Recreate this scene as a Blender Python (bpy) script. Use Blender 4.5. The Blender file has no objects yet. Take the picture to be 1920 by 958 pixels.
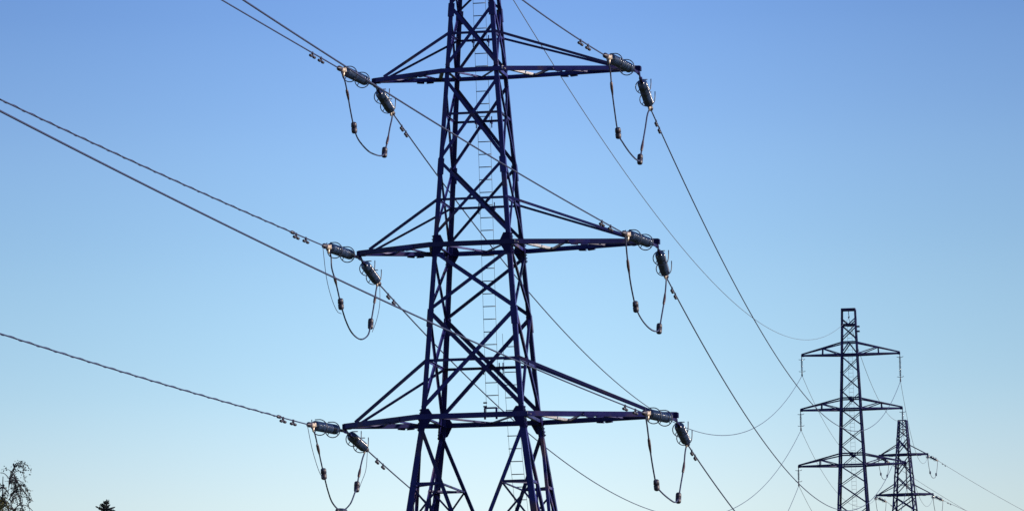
import bpy, math, random
from mathutils import Vector, Matrix

V = Vector
R = math.radians
random.seed(7)
scn = bpy.context.scene
COL = scn.collection

# ------------------------------------------------------------------ camera model
W0, H0, F = 1920.0, 958.0, 8500.0          # photograph size and focal length in its pixels
CX, CY = 960.0, 479.0
CAM = V((0, 0, 1.6))
PITCH = math.atan((1577.0 - CY) / F)
ROLL = R(0.92)
_f = V((0, math.cos(PITCH), math.sin(PITCH)))
_r0 = V((1, 0, 0))
_u0 = V((0, -math.sin(PITCH), math.cos(PITCH)))
_r = math.cos(ROLL) * _r0 - math.sin(ROLL) * _u0
_u = math.sin(ROLL) * _r0 + math.cos(ROLL) * _u0


def ray(x, y):
    return (_f * F + _r * (x - CX) + _u * (CY - y)).normalized()


def on_plane(x, y, p, n):
    """The point of the plane through p with normal n seen at photo position x, y."""
    d = ray(x, y)
    return CAM + d * ((p - CAM).dot(n) / d.dot(n))


def at_depth(x, y, depth):
    d = ray(x, y)
    return CAM + d * (depth / d.y)


def project(p):
    q = p - CAM
    z = q.dot(_f)
    return CX + F * q.dot(_r) / z, CY - F * q.dot(_u) / z


def heading(deg):
    return V((math.sin(R(deg)), math.cos(R(deg)), 0))


# ------------------------------------------------------------------ materials
def nodes_of(m):
    m.use_nodes = True
    return m.node_tree.nodes, m.node_tree.links


def material(name, c1, c2, rough, metallic=0.0, scale=4.0, spec=0.5, bump=0.0, rust=None, stretch=(1, 1, 1), vary=0.0):
    m = bpy.data.materials.new(name)
    n, l = nodes_of(m)
    b = n['Principled BSDF']
    tc = n.new('ShaderNodeTexCoord')
    mp = n.new('ShaderNodeMapping')
    mp.inputs['Scale'].default_value = stretch
    l.new(tc.outputs['Object'], mp.inputs['Vector'])
    nz = n.new('ShaderNodeTexNoise')
    nz.inputs['Scale'].default_value = scale
    nz.inputs['Detail'].default_value = 6
    nz.inputs['Roughness'].default_value = .65
    l.new(mp.outputs['Vector'], nz.inputs['Vector'])
    cr = n.new('ShaderNodeValToRGB')
    cr.color_ramp.elements[0].position = .32
    cr.color_ramp.elements[1].position = .7
    cr.color_ramp.elements[0].color = (*c1, 1)
    cr.color_ramp.elements[1].color = (*c2, 1)
    l.new(nz.outputs['Fac'], cr.inputs['Fac'])
    out = cr.outputs['Color']
    if rust:
        n2 = n.new('ShaderNodeTexNoise')
        n2.inputs['Scale'].default_value = scale * .6
        n2.inputs['Detail'].default_value = 8
        l.new(mp.outputs['Vector'], n2.inputs['Vector'])
        r2 = n.new('ShaderNodeValToRGB')
        r2.color_ramp.elements[0].position = .56
        r2.color_ramp.elements[1].position = .72
        l.new(n2.outputs['Fac'], r2.inputs['Fac'])
        mx = n.new('ShaderNodeMixRGB')
        mx.inputs['Color2'].default_value = (*rust, 1)
        l.new(r2.outputs['Color'], mx.inputs['Fac'])
        l.new(out, mx.inputs['Color1'])
        out = mx.outputs['Color']
    if vary:                        # every member has weathered a little differently
        oi = n.new('ShaderNodeObjectInfo')
        mr = n.new('ShaderNodeMapRange')
        mr.inputs['To Min'].default_value = 1 - vary
        mr.inputs['To Max'].default_value = 1 + vary
        l.new(oi.outputs['Random'], mr.inputs['Value'])
        sc = n.new('ShaderNodeVectorMath')
        sc.operation = 'SCALE'
        l.new(out, sc.inputs[0])
        l.new(mr.outputs['Result'], sc.inputs['Scale'])
        out = sc.outputs['Vector']
    l.new(out, b.inputs['Base Color'])
    b.inputs['Roughness'].default_value = rough
    b.inputs['Metallic'].default_value = metallic
    b.inputs['Specular IOR Level'].default_value = spec
    if bump:
        bp = n.new('ShaderNodeBump')
        bp.inputs['Strength'].default_value = bump
        bp.inputs['Distance'].default_value = .02
        l.new(nz.outputs['Fac'], bp.inputs['Height'])
        l.new(bp.outputs['Normal'], b.inputs['Normal'])
    return m


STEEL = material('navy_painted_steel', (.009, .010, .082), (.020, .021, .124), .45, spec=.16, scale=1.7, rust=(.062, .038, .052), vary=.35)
STEEL_FAR = material('weathered_tower_steel', (.013, .014, .080), (.026, .025, .115), .5, spec=.14, scale=1.2, rust=(.05, .035, .06), vary=.3)
GALV = material('galvanised_steel', (.20, .20, .23), (.34, .33, .36), .4, metallic=.3, scale=9, rust=(.20, .12, .08))
PLATE = material('gusset_steel', (.004, .003, .040), (.009, .007, .060), .5, spec=.10, scale=3)
GLASS = material('glazed_insulator', (.010, .022, .066), (.028, .050, .115), .18, spec=.75, scale=12, vary=.35)
RING = material('ring_steel', (.014, .020, .05), (.028, .035, .075), .45, metallic=.1, scale=12)
CLAMP = material('clamp_aluminium', (.34, .28, .25), (.52, .44, .38), .38, metallic=.35, scale=9, rust=(.2, .1, .07))
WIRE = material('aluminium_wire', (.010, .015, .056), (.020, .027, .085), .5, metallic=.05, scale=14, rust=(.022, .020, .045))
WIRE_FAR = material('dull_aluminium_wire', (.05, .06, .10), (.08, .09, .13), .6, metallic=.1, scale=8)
WEIGHT = material('cast_iron', (.007, .007, .026), (.020, .015, .040), .5, scale=14, rust=(.026, .016, .030))
SLEEVE = material('copper_sleeve', (.022, .016, .035), (.09, .055, .06), .45, metallic=.2, scale=10)


# ------------------------------------------------------------------ mesh builder
class MB:
    def __init__(self):
        self.v, self.f, self.s = [], [], []

    def add(self, vs, fs, smooth=False):
        o = len(self.v)
        self.v += [tuple(p) for p in vs]
        self.f += [tuple(i + o for i in f) for f in fs]
        self.s += [smooth] * len(fs)

    def box(self, c, ax, ay, az):
        """Box with centre c and half-vectors ax, ay, az."""
        vs = [c + ax * i + ay * j + az * k for i in (-1, 1) for j in (-1, 1) for k in (-1, 1)]
        self.add(vs, [(0, 1, 3, 2), (4, 6, 7, 5), (0, 4, 5, 1), (2, 3, 7, 6), (0, 2, 6, 4), (1, 5, 7, 3)])

    def beam(self, p, q, a, b, up=V((0, 0, 1))):
        """Rectangular bar of half-width a (sideways) and half-height b."""
        d = (q - p).normalized()
        x = d.cross(up)
        x = x.normalized() if x.length > 1e-4 else V((1, 0, 0))
        y = x.cross(d).normalized()
        self.box((p + q) / 2, d * ((q - p).length / 2), x * a, y * b)

    def angle(self, p, q, size, t, da, db, size2=None):
        """Rolled steel angle from p to q: heel on the line, flanges along da and db."""
        size2 = size2 or size
        d = (q - p).normalized()
        a = (da - d * da.dot(d)).normalized()
        b = (db - d * db.dot(d))
        b = (b - a * b.dot(a)).normalized()
        sec = [(0, 0), (size, 0), (size, t), (t, t), (t, size2), (0, size2)]
        vs = [o + a * x + b * y for o in (p, q) for x, y in sec]
        fs = [(i, (i + 1) % 6, 6 + (i + 1) % 6, 6 + i) for i in range(6)]
        fs += [(5, 4, 3, 0), (3, 2, 1, 0), (6, 9, 10, 11), (6, 7, 8, 9)]
        self.add(vs, fs)

    def tube(self, pts, r, seg=6, closed=False, caps=True):
        n = len(pts)
        rr = r if isinstance(r, (list, tuple)) else [r] * n
        vs, fs = [], []
        ref = None
        for i, p in enumerate(pts):
            if closed:
                d = (pts[(i + 1) % n] - pts[i - 1]).normalized()
            else:
                d = (pts[min(i + 1, n - 1)] - pts[max(i - 1, 0)]).normalized()
            if ref is None:
                ref = d.orthogonal().normalized()
            ref = (ref - d * ref.dot(d)).normalized()
            b = d.cross(ref)
            for k in range(seg):
                a = 2 * math.pi * k / seg
                vs.append(p + (ref * math.cos(a) + b * math.sin(a)) * rr[i])
        m = n if closed else n - 1
        for i in range(m):
            for k in range(seg):
                k2, j = (k + 1) % seg, (i + 1) % n
                fs.append((i * seg + k, i * seg + k2, j * seg + k2, j * seg + k))
        if caps and not closed:
            fs.append(tuple(range(seg - 1, -1, -1)))
            fs.append(tuple((n - 1) * seg + k for k in range(seg)))
        self.add(vs, fs, True)

    def lathe(self, o, d, prof, seg=16):
        """Profile of (distance along d, radius) turned about d from o."""
        d = d.normalized()
        a = d.orthogonal().normalized()
        b = d.cross(a)
        vs, fs = [], []
        for s, r in prof:
            for k in range(seg):
                t = 2 * math.pi * k / seg
                vs.append(o + d * s + (a * math.cos(t) + b * math.sin(t)) * r)
        for i in range(len(prof) - 1):
            for k in range(seg):
                k2 = (k + 1) % seg
                fs.append((i * seg + k, i * seg + k2, (i + 1) * seg + k2, (i + 1) * seg + k))
        fs.append(tuple(range(seg - 1, -1, -1)))
        fs.append(tuple((len(prof) - 1) * seg + k for k in range(seg)))
        self.add(vs, fs, True)

    def poly_plate(self, pts, n, t):
        """Flat plate with outline pts, thickened by t along n."""
        k = len(pts)
        vs = [p + n * (t / 2) for p in pts] + [p - n * (t / 2) for p in pts]
        fs = [tuple(range(k)), tuple(range(2 * k - 1, k - 1, -1))]
        fs += [(i, k + i, k + (i + 1) % k, (i + 1) % k) for i in range(k)]
        self.add(vs, fs)

    def build(self, name, mat, parent=None, base=None):
        """One mesh object; with a parent the geometry is stored relative to the thing's base."""
        if base is None:
            base = V(parent['_base']) if parent is not None else V((0, 0, 0))
        me = bpy.data.meshes.new(name)
        bx, by, bz = base
        me.from_pydata([(x - bx, y - by, z - bz) for x, y, z in self.v], [], self.f)
        me.polygons.foreach_set('use_smooth', self.s)
        me.materials.append(mat)
        me.update()
        o = bpy.data.objects.new(name, me)
        COL.objects.link(o)
        if parent is not None:
            o.parent = parent
        else:
            o.location = base
        o['_base'] = tuple(base)
        return o


def tag(o, label, cat, group=None):
    o['label'] = label
    o['category'] = cat
    if group:
        o['group'] = group
    return o


def empty(name, loc):
    o = bpy.data.objects.new(name, None)
    o.empty_display_size = .3
    o.location = loc
    o['_base'] = tuple(loc)
    COL.objects.link(o)
    return o


def copy_tree(src, parent=None):
    c = src.copy()
    COL.objects.link(c)
    if parent is not None:
        c.parent = parent
    for ch in src.children:
        copy_tree(ch, c)
    return c


# ------------------------------------------------------------------ terrain
def smooth(a, b, x):
    t = min(1, max(0, (x - a) / (b - a)))
    return t * t * (3 - 2 * t)


def ground_z(x, y):
    z = 14 * smooth(230, 540, y) + 20 * smooth(380, 900, y) - 30 * smooth(1200, 3500, y)
    far = smooth(60, 260, math.hypot(x, y))
    return z + far * (.8 * math.sin(x / 61.0 + .7) * math.cos(y / 83.0) + .35 * math.sin(x / 23.0 + y / 31.0))


def build_ground():
    xs = sorted(set([round(s * (abs(k) / 30.0) ** 2.2 * 6000, 2) for k in range(31) for s in (-1, 1)]))
    ys = sorted(set([round(-(k / 12.0) ** 2 * 1500, 2) for k in range(13)] + [k * 20.0 for k in range(60)] +
                    [1200 + (k / 14.0) ** 2 * 6000 for k in range(15)]))
    m = MB()
    vs = [V((x, y, ground_z(x, y))) for y in ys for x in xs]
    nx = len(xs)
    fs = [(j * nx + i, j * nx + i + 1, (j + 1) * nx + i + 1, (j + 1) * nx + i)
          for j in range(len(ys) - 1) for i in range(nx - 1)]
    m.add(vs, fs, True)
    mat = material('meadow', (.045, .070, .020), (.11, .12, .045), .95, scale=.35, spec=.1, bump=.4, rust=(.15, .12, .07))
    o = m.build('ground', mat)
    o['kind'] = 'structure'


build_ground()

# ------------------------------------------------------------------ tower helpers


class Frame:
    """Local axes of a tower: u along the crossarms, w along the line, origin on the axis."""

    def __init__(self, x, y, dist, az):
        p = at_depth(x, y, dist)
        self.o = V((p.x, p.y, 0))
        self.w = heading(az)
        self.u = V((math.cos(R(az)), -math.sin(R(az)), 0))

    def P(self, u, w, z):
        return self.o + self.u * u + self.w * w + V((0, 0, z))

    def uz(self, x, y):
        """u and z of the photo point on the tower's middle plane."""
        p = on_plane(x, y, self.o, self.w) - self.o
        return p.dot(self.u), p.z


def interp(tab, x):
    tab = sorted(tab)
    if x <= tab[0][0]:
        a, b = tab[0], tab[1]
    elif x >= tab[-1][0]:
        a, b = tab[-2], tab[-1]
    else:
        for a, b in zip(tab, tab[1:]):
            if a[0] <= x <= b[0]:
                break
    return a[1] + (b[1] - a[1]) * (x - a[0]) / (b[0] - a[0])


UP = V((0, 0, 1))
BOLT = []


def tension_pylon(fr, root, zt, hwtab, arms, mat, ladder=True, fine=True, heavy=1.0):
    """Lattice tension pylon. zt: heights by name; arms: three dicts with tips (u, z) left and right."""
    hw = lambda z: interp(hwtab, z)
    C = lambda su, sw, z: fr.P(su * hw(z), sw * hw(z), z)
    base_z = zt['base']
    # legs: rolled angles with the heel outward, heavier towards the ground
    cuts = [base_z, zt['sub'], zt['low'], zt['knee2'], zt['mid'], zt['knee1'], zt['up'], zt['p0'], zt['top']]
    sizes = [k * heavy for k in (.23, .22, .185, .185, .175, .17, .165, .155)]
    for su in (-1, 1):
        for sw in (-1, 1):
            m = MB()
            for i in range(len(cuts) - 1):
                a, b = C(su, sw, cuts[i] - (.0 if i == 0 else .04)), C(su, sw, cuts[i + 1])
                m.angle(a, b, sizes[i], .022, fr.u * -su, fr.w * -sw)
            leg = m.build('leg', mat, root)
            if fine:
                # bolt heads along the outer faces, one mesh shared by all
                z = base_z + 4.0
                while z < zt['top'] - 4:
                    for p, d in ((C(su, sw, z) - fr.u * su * .09, fr.w * sw), (C(su, sw, z + .7) - fr.w * sw * .09, fr.u * su)):
                        if not BOLT:
                            m = MB()
                            m.lathe(V((0, 0, 0)), V((0, 0, 1)), [(0, .020), (.03, .020), (.036, .012)], 6)
                            BOLT.append(m.build('bolt_head', GALV, leg).data)
                            bo = COL.objects['bolt_head']
                        else:
                            bo = bpy.data.objects.new('bolt_head', BOLT[0])
                            COL.objects.link(bo)
                            bo.parent = leg
                        bo.location = p - V(root['_base'])
                        bo.rotation_euler = d.to_track_quat('Z', 'Y').to_euler()
                    z += 1.55
            # splice covers at the knees
            for key, L in (('knee1', .55), ('knee2', .6), ('p0', .45)):
                m = MB()
                off = fr.u * su * .03 + fr.w * sw * .03
                z = zt[key]
                m.angle(C(su, sw, z - L) + off, C(su, sw, z + .06) + off, .24, .024, fr.u * -su, fr.w * -sw)
                m.build('splice_plate', mat, root)
    faces = [((-1, -1), (1, -1), -1 * fr.w), ((-1, 1), (1, 1), 1 * fr.w), ((-1, -1), (-1, 1), -1 * fr.u), ((1, -1), (1, 1), 1 * fr.u)]

    def brace(z0, z1, a, b, n, size, off, name='diagonal_brace', inset=.05):
        p, q = C(*a, z0), C(*b, z1)
        d = (q - p).normalized()
        p, q = p + d * inset + n * off, q - d * inset + n * off
        side = n.cross(d)
        m = MB()
        m.angle(p - side * (size / 2), q - side * (size / 2), size, .014, side, -n, size2=size * .8)
        return m.build(name, mat, root)

    panels = [('top', 'p1', .085), ('p1', 'p0', .09), ('p0', 'a1', .128), ('b1', 'knee1', .13), ('knee1', 'a2', .12),
              ('b2', 'knee2', .14), ('knee2', 'a3', .165)]
    for top, bot, size in panels:
        for k, (a, b, n) in enumerate(faces):
            sz = heavy * (size if k < 2 else size * .75)
            brace(zt[top], zt[bot], a, b, n, sz, .016)
            brace(zt[top], zt[bot], b, a, n, sz * .95, -.012)
    # horizontal rails
    for key, size in (('top', .10), ('p1', .07), ('r1', .085), ('r2', .085), ('r3', .085), ('r5', .10)):
        for a, b, n in faces:
            brace(zt[key], zt[key], a, b, n, size, -.03, 'horizontal_rail', 0)
    # the wide lower bay: one large X per face with its redundant members
    zb, zs, z3 = zt['base'] + .6, zt['sub'], zt['b3']
    tb = (z3 - zs) / (z3 - zb)
    for k, (a, b, n) in enumerate(faces):
        brace(z3, zb, a, b, n, .145, .016)
        brace(z3, zb, b, a, n, .145, -.012)
        for s, e in ((a, b), (b, a)):
            node = C(*s, z3).lerp(C(*e, zb), tb)
            for dz in ((0,) if k > 1 else (0, .0)):
                m = MB()
                o = n * (-.03)
                m.angle(C(*s, zs) + o, node + o, .095, .012, UP, -n)
                m.build('redundant_member', mat, root)
                break
            m = MB()
            zl = zs - (1.15 if k < 2 else 1.3)
            t2 = (z3 - zl + .25) / (z3 - zb)
            m.angle(node - n * .03, C(*s, zl - .75) - n * .03, .075, .012, UP, -n)
            m.build('redundant_member', mat, root)
            m = MB()
            node2 = C(*s, z3).lerp(C(*e, zb), t2 + .07)
            m.angle(C(*s, zs - .05) - n * .05, node2 - n * .05, .075, .012, UP, -n)
            m.build('redundant_member', mat, root)
    # plan bracing at the sub level (corner to corner of the short horizontals)
    for su in (-1, 1):
        nodes = [C(su, sw, z3).lerp(C(-su, sw, zb), tb) for sw in (-1, 1)]
        m = MB()
        m.angle(nodes[0], nodes[1], .07, .012, UP, fr.u * su)
        m.build('redundant_member', mat, root)
        for sw in (-1, 1):
            m = MB()
            sn = C(su, sw, z3).lerp(C(su, -sw, zb), tb)
            m.angle(C(su, sw, z3).lerp(C(-su, sw, zb), tb), sn, .07, .012, UP, fr.u * su)
            m.build('redundant_member', mat, root)
    # crossarms
    for arm in arms:
        z, zr, big = arm['z'], arm['zr'], arm['size']
        ca = empty('crossarm', fr.P(0, 0, z))
        ca.parent = root
        ca.location = V(ca['_base']) - V(root['_base'])
        tips = {-1: fr.P(arm['l'][0], 0, arm['l'][1]), 1: fr.P(arm['r'][0], 0, arm['r'][1])}
        hz = hw(z) + .05
        for sw in (-1, 1):
            m = MB()
            inn = V(fr.w) * -sw
            pl = tips[-1] + fr.w * sw * .10
            pr = tips[1] + fr.w * sw * .10
            cl, cr = fr.P(-hz - .1, sw * hz, z), fr.P(hz + .1, sw * hz, z)
            for p, q in ((pl, cl), (cl, cr), (cr, pr)):
                d = (q - p).normalized()
                m.angle(p - UP * big / 2, q - UP * big / 2 + d * .004, big, .02, UP, inn, size2=big * .8)
            m.build('chord', mat, ca)
            # splice packs on the chords
            for su in (-1, 1):
                c = (pl if su < 0 else pr).lerp(cl if su < 0 else cr, .66 if su < 0 else .55)
                d = ((pl - cl) if su < 0 else (pr - cr)).normalized()
                m = MB()
                for k in (-1, 1):
                    m.beam(c + d * k * .32 - UP * (big / 2 + .012), c + d * k * .05 - UP * (big / 2 + .03), .07, .025)
                m.beam(c - d * .4 + V(fr.w) * sw * .02, c + d * .4 + V(fr.w) * sw * .02, .012, big * .36)
                m.build('splice_plate', mat, ca)
        for su in (-1, 1):
            tip = tips[su]
            for sw in (-1, 1):
                root_c = C(su, sw, zr)
                land = (tip + fr.w * sw * .1).lerp(fr.P(su * (hz + .1), sw * hz, z), .165) + UP * big * .3
                m = MB()
                m.angle(root_c + fr.w * sw * .02 - fr.u * su * .1, land, arm.get('strut', .085), .012, UP, fr.w * -sw)
                m.build('strut', mat, ca)
            # plan bracing between the two chords
            cor = [fr.P(su * (hz + .1), sw * hz, z) for sw in (-1, 1)]
            ends = [tip + fr.w * sw * .1 for sw in (-1, 1)]
            for t0, t1, s, sz in ((0, .17, 0, .13), (.17, .36, 1, .08), (.36, .6, 0, .08), (.6, .84, 1, .07)):
                m = MB()
                m.angle(cor[s].lerp(ends[s], t0) - UP * .03, cor[1 - s].lerp(ends[1 - s], t1) - UP * .03, sz, .012, UP, fr.u)
                m.build('plan_brace', GALV if (s == 0 and su > 0 and t0 == 0) else mat, ca)  # innermost right brace takes pale steel, painting in its sunlit brightness
            # tip plate with the hanging holes
            m = MB()
            m.box(tip - fr.u * su * .11 - UP * .02, fr.u * .15, fr.w * .14, UP * (big * .5))
            m.box(tip - fr.u * su * .06 - UP * (big * .5 + .08), fr.u * .03, fr.w * .11, UP * .09)
            m.build('end_plate', PLATE, ca)
        # K bracing of the body at arm level
        m = MB()
        q = hw(z)
        m.angle(fr.P(-q, -q, z), fr.P(0, q, z), .08, .012, UP, fr.u)
        m.angle(fr.P(q, -q, z), fr.P(0, q, z - .01), .08, .012, UP, -fr.u)
        for su in (-1, 1):
            m.angle(fr.P(su * q, -q, z - .03), fr.P(su * q, q, z - .03), .12, .014, UP, fr.u * -su)
        m.build('plan_brace', mat, ca)
        # gusset plates
        g = arm['gus']
        for su in (-1, 1):
            for sw in (-1, 1):
                m = MB()
                a0, a1 = z + g[0], z - g[1]
                n = V(fr.w) * sw
                o = n * .014
                e = fr.u * -su
                m.poly_plate([C(su, sw, a0) + e * .02 + o, C(su, sw, a0) + e * g[2] * .75 + o, C(su, sw, z + .1) + e * g[2] * 1.15 + o,
                              C(su, sw, z - .1) + e * g[2] * 1.15 + o, C(su, sw, a1 + .12) + e * g[2] * .8 + o, C(su, sw, a1) + e * .02 + o], n, .016)
                m.build('gusset_plate', PLATE, root)
                if g[2] > .3:
                    m = MB()
                    n = V(fr.u) * su
                    o = n * .03
                    e = fr.w * -sw
                    m.poly_plate([C(su, sw, a0) + e * .02 + o, C(su, sw, a0) + e * g[2] * .6 + o, C(su, sw, z) + e * g[2] * .9 + o,
                                  C(su, sw, a1) + e * g[2] * .5 + o, C(su, sw, a1) + e * .02 + o], n, .016)
                    # bolts standing out of the gusset
                    for i in range(7):
                        zz = a1 + .06 + i * (a0 - a1 - .1) / 6
                        m.lathe(C(su, sw, zz) + o + e * .07, n, [(0, .022), (.05, .022), (.055, .014)], 6)
                    m.build('gusset_plate', PLATE, root)
    # concrete feet
    for su in (-1, 1):
        for sw in (-1, 1):
            m = MB()
            c = C(su, sw, base_z)
            m.lathe(c - UP * 1.0, UP, [(0, .55), (1.0, .55), (1.25, .42), (1.27, .3)], 12)
            m.build('foundation', GALV, root)
    if ladder:
        for z0, z1, us, rungs in ladder:
            lad = empty('ladder', fr.P(0, 0, z0))
            lad.parent = root
            lad.location = V(lad['_base']) - V(root['_base'])
            L = lambda s, z: fr.P(interp(us, z) + s * .24, hw(z) + .14, z)
            for s in (-1, 1):
                m = MB()
                n = 8
                for i in range(n):
                    za, zb2 = z0 + (z1 - z0) * i / n, z0 + (z1 - z0) * (i + 1) / n
                    m.beam(L(s, za), L(s, zb2), .006, .006, up=V(fr.w))
                m.build('stringer', GALV_DARK, lad)
            z = z0 + .2
            while z < z1 - .05:
                m = MB()
                m.tube([L(-1.04, z), L(1.04, z)], .018, 6)
                m.build('rung', GALV_DARK, lad)
                z += rungs
            for key in ('r1', 'r2', 'r3', 'r5'):
                if z0 < zt[key] < z1:
                    for s in (-1, 1):
                        m = MB()
                        c = L(s * 1.25, zt[key])
                        m.box(c, fr.u * .035, fr.w * .12, UP * .06)
                        m.box(c + fr.w * .05, fr.u * .018, fr.w * .018, UP * .22)
                        m.build('ladder_bracket', mat, lad)
    return C


GALV_DARK = material('dull_galvanised', (.06, .075, .11), (.10, .115, .15), .5, metallic=.2, scale=9)

# ------------------------------------------------------------------ the big pylon
AZ_NEAR, AZ_FAR, AZ_T1 = 12.9, 6.6, 10.2
T1 = Frame(903.5, 786.5, 170.0, AZ_T1)
ZY = lambda y, fr=T1: fr.uz(903.5 - .0160 * (786.5 - y), y)[1]
zt1 = dict(base=ground_z(T1.o.x, T1.o.y), sub=ZY(914), low=ZY(786.5), b3=ZY(800), a3=ZY(772), r5=ZY(681.5), knee2=ZY(588),
           b2=ZY(476), mid=ZY(464.8), a2=ZY(448), r3=ZY(380.5), knee1=ZY(306.5), r2=ZY(220), b1=ZY(153), up=ZY(139), a1=ZY(131),
           r1=ZY(68.5), p0=ZY(15), p1=ZY(-55), top=ZY(-126))
hw1 = [(ZY(-126), .65), (ZY(0), .835), (ZY(139), 1.02), (ZY(465), 1.485), (ZY(786.5), 1.95), (ZY(934.7), 2.375)]
TIPS = {('l', 1): (700, 152), ('r', 1): (1200, 128), ('l', 2): (672, 475), ('r', 2): (1235, 452), ('l', 3): (645, 799), ('r', 3): (1270, 777)}
arms1 = []
for k, (zc, zr, size, gus) in enumerate(((zt1['up'], zt1['r1'], .165, (.15, .18, .18)), (zt1['mid'], zt1['r3'], .18, (.36, .46, .35)),
                                         (zt1['low'], zt1['r5'], .19, (.30, .54, .37)))):
    l, r = T1.uz(*TIPS[('l', k + 1)]), T1.uz(*TIPS[('r', k + 1)])
    arms1.append(dict(z=zc, zr=zr, size=size, gus=gus, l=l, r=r, strut=.088 if k < 2 else .1))
    print('ARM', k, 'z', round(zc, 2), 'l', [round(v, 2) for v in l], 'r', [round(v, 2) for v in r])


def lad_u(x, y, fr=T1, hwt=hw1):
    """Height and sideways position of a photo point on the far face of the tower."""
    z = fr.uz(x, y)[1]
    for _ in range(3):
        p = on_plane(x, y, fr.P(0, interp(hwt, z) + .14, 0), fr.w) - fr.o
        z = p.z
    return z, p.dot(fr.u)


ladder1 = [lad_u(899, 15), lad_u(909, 280), lad_u(917, 560), lad_u(923, 745)]
ladder2 = [lad_u(954, 632), lad_u(958, 700), lad_u(962, 805), lad_u(976, 935)]
root1 = empty('lattice_pylon', T1.P(0, 0, zt1['base']))
tag(root1, 'tall dark navy lattice pylon in the foreground with three long crossarms and a ladder', 'pylon', 'lattice pylons along the power line')
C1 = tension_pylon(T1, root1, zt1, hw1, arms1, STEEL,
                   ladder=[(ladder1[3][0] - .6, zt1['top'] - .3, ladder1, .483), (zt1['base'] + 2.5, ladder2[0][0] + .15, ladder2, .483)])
# small number plates beside the ladder and the rest platform frame above the lowest crossarm
m = MB()
for y in (755, 762):
    z, u = lad_u(910, y)
    m.box(T1.P(u, interp(hw1, z) + .1, z), T1.u * .07, T1.w * .02, UP * .028)
m.build('number_plate', PLATE, root1)
m = MB()
z, u = lad_u(923, 766)
z, u = z - .40, u + .54
for s in (-1, 1):
    m.beam(T1.P(u + s * .22, -1.2, z - .3), T1.P(u + s * .22, -1.2, z + .12), .035, .035, up=T1.w)
m.beam(T1.P(u - .24, -1.2, z + .12), T1.P(u + .24, -1.2, z + .12), .03, .03)
m.build('rest_frame', STEEL, root1)


# ------------------------------------------------------------------ insulator strings
STR_LEN = 5.1


def tension_string():
    """Tension string along +X: yoke link, discs, two open grading rings, dead-end clamp. Y is sideways, Z up."""
    X, Y, Z = V((1, 0, 0)), V((0, 1, 0)), V((0, 0, 1))
    root = empty('insulator_string', V((0, 0, 0)))
    m = MB()
    m.beam(V((-.05, 0, 0)), V((.72, 0, 0)), .022, .05)
    m.beam(V((.65, 0, 0)), V((1.34, 0, 0)), .05, .03)
    m.lathe(V((.0, -.05, 0)), Y, [(0, .06), (.1, .06)], 10)
    m.lathe(V((.68, -.06, 0)), Y, [(0, .055), (.12, .055)], 10)
    m.build('link', PLATE, root)
    first = None
    n = 17
    for i in range(n):
        x = 1.32 + i * .162
        if first is None:
            m = MB()
            m.lathe(V((0, 0, 0)), X, [(-.005, .03), (.0, .06), (.045, .065), (.05, .12), (.066, .172), (.085, .190), (.103, .188), (.108, .14),
                                     (.115, .11), (.12, .05), (.165, .03)], 20)
            first = m.build('insulator_disc', GLASS, root)
            d = first
        else:
            d = first.copy()
            COL.objects.link(d)
        d.location = V((x, 0, 0))
    x1 = 1.32 + n * .162
    for x in (1.72, x1 - .62):
        m = MB()
        pts = []
        for k in range(25):
            a = R(95 - 275 * k / 24.0)
            pts.append(V((x + .03 * math.sin(a), .29 * math.cos(a), .29 * math.sin(a) - .03)))
        pts += [pts[-1] + V((0, -.01, .1)), pts[-1] + V((0, -.01, .3))]
        pts = [pts[0] + V((0, -.14, .0))] + pts
        m.tube(pts, .019, 6)
        rg = m.build('grading_ring', RING, root)
        m = MB()
        m.tube([V((x, .03, -.02)), V((x, .16, -.16)), V((x, .20, -.24))], .016, 5)
        m.tube([V((x, -.03, -.02)), V((x, -.16, -.16)), V((x, -.20, -.24))], .016, 5)
        m.build('horn', RING, rg)
    m = MB()
    m.beam(V((x1 - .02, 0, 0)), V((x1 + .2, 0, 0)), .05, .035)
    m.lathe(V((x1 + .12, 0, 0)), X, [(0, .03), (.03, .085), (.2, .1), (.3, .07), (.62, .055), (.66, .05)], 12)
    m.lathe(V((x1 + .2, 0, 0)), V((.25, 0, -1)), [(0, .05), (.16, .045), (.24, .03)], 10)
    m.box(V((x1 + .16, 0, .05)), X * .08, Y * .075, Z * .05)
    m.build('clamp', CLAMP, root)
    m = MB()
    m.lathe(V((x1 + .62, 0, 0)), X, [(0, .06), (.03, .1), (.2, .1), (.27, .05), (.4, .03)], 12)
    m.build('clamp_end', WEIGHT, root)
    return root


PROTO = tension_string()
proto_used = False


def place_string(a, b, label, group):
    """Put a string with its link at a, pulling towards b."""
    global proto_used
    o = copy_tree(PROTO) if proto_used else PROTO
    proto_used = True
    x = (b - a).normalized()
    y = UP.cross(x).normalized()
    z = x.cross(y)
    M = Matrix((x, y, z)).transposed().to_4x4()
    M.translation = a
    o.matrix_world = M
    o.rotation_mode = 'XYZ'
    tag(o, label, 'insulator', group)
    return a + x * (STR_LEN - .35), a + x * STR_LEN       # jumper point, wire start


def string_end(tip, x, y, side):
    """End of a string of known length that hangs from tip and is seen ending at photo x, y; side -1 towards the camera, 1 away."""
    d = ray(x, y)
    q = CAM - tip
    b = q.dot(d)
    disc = b * b - (q.dot(q) - STR_LEN ** 2)
    t = -b + side * math.sqrt(max(disc, 0))
    return CAM + d * t, t


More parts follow.
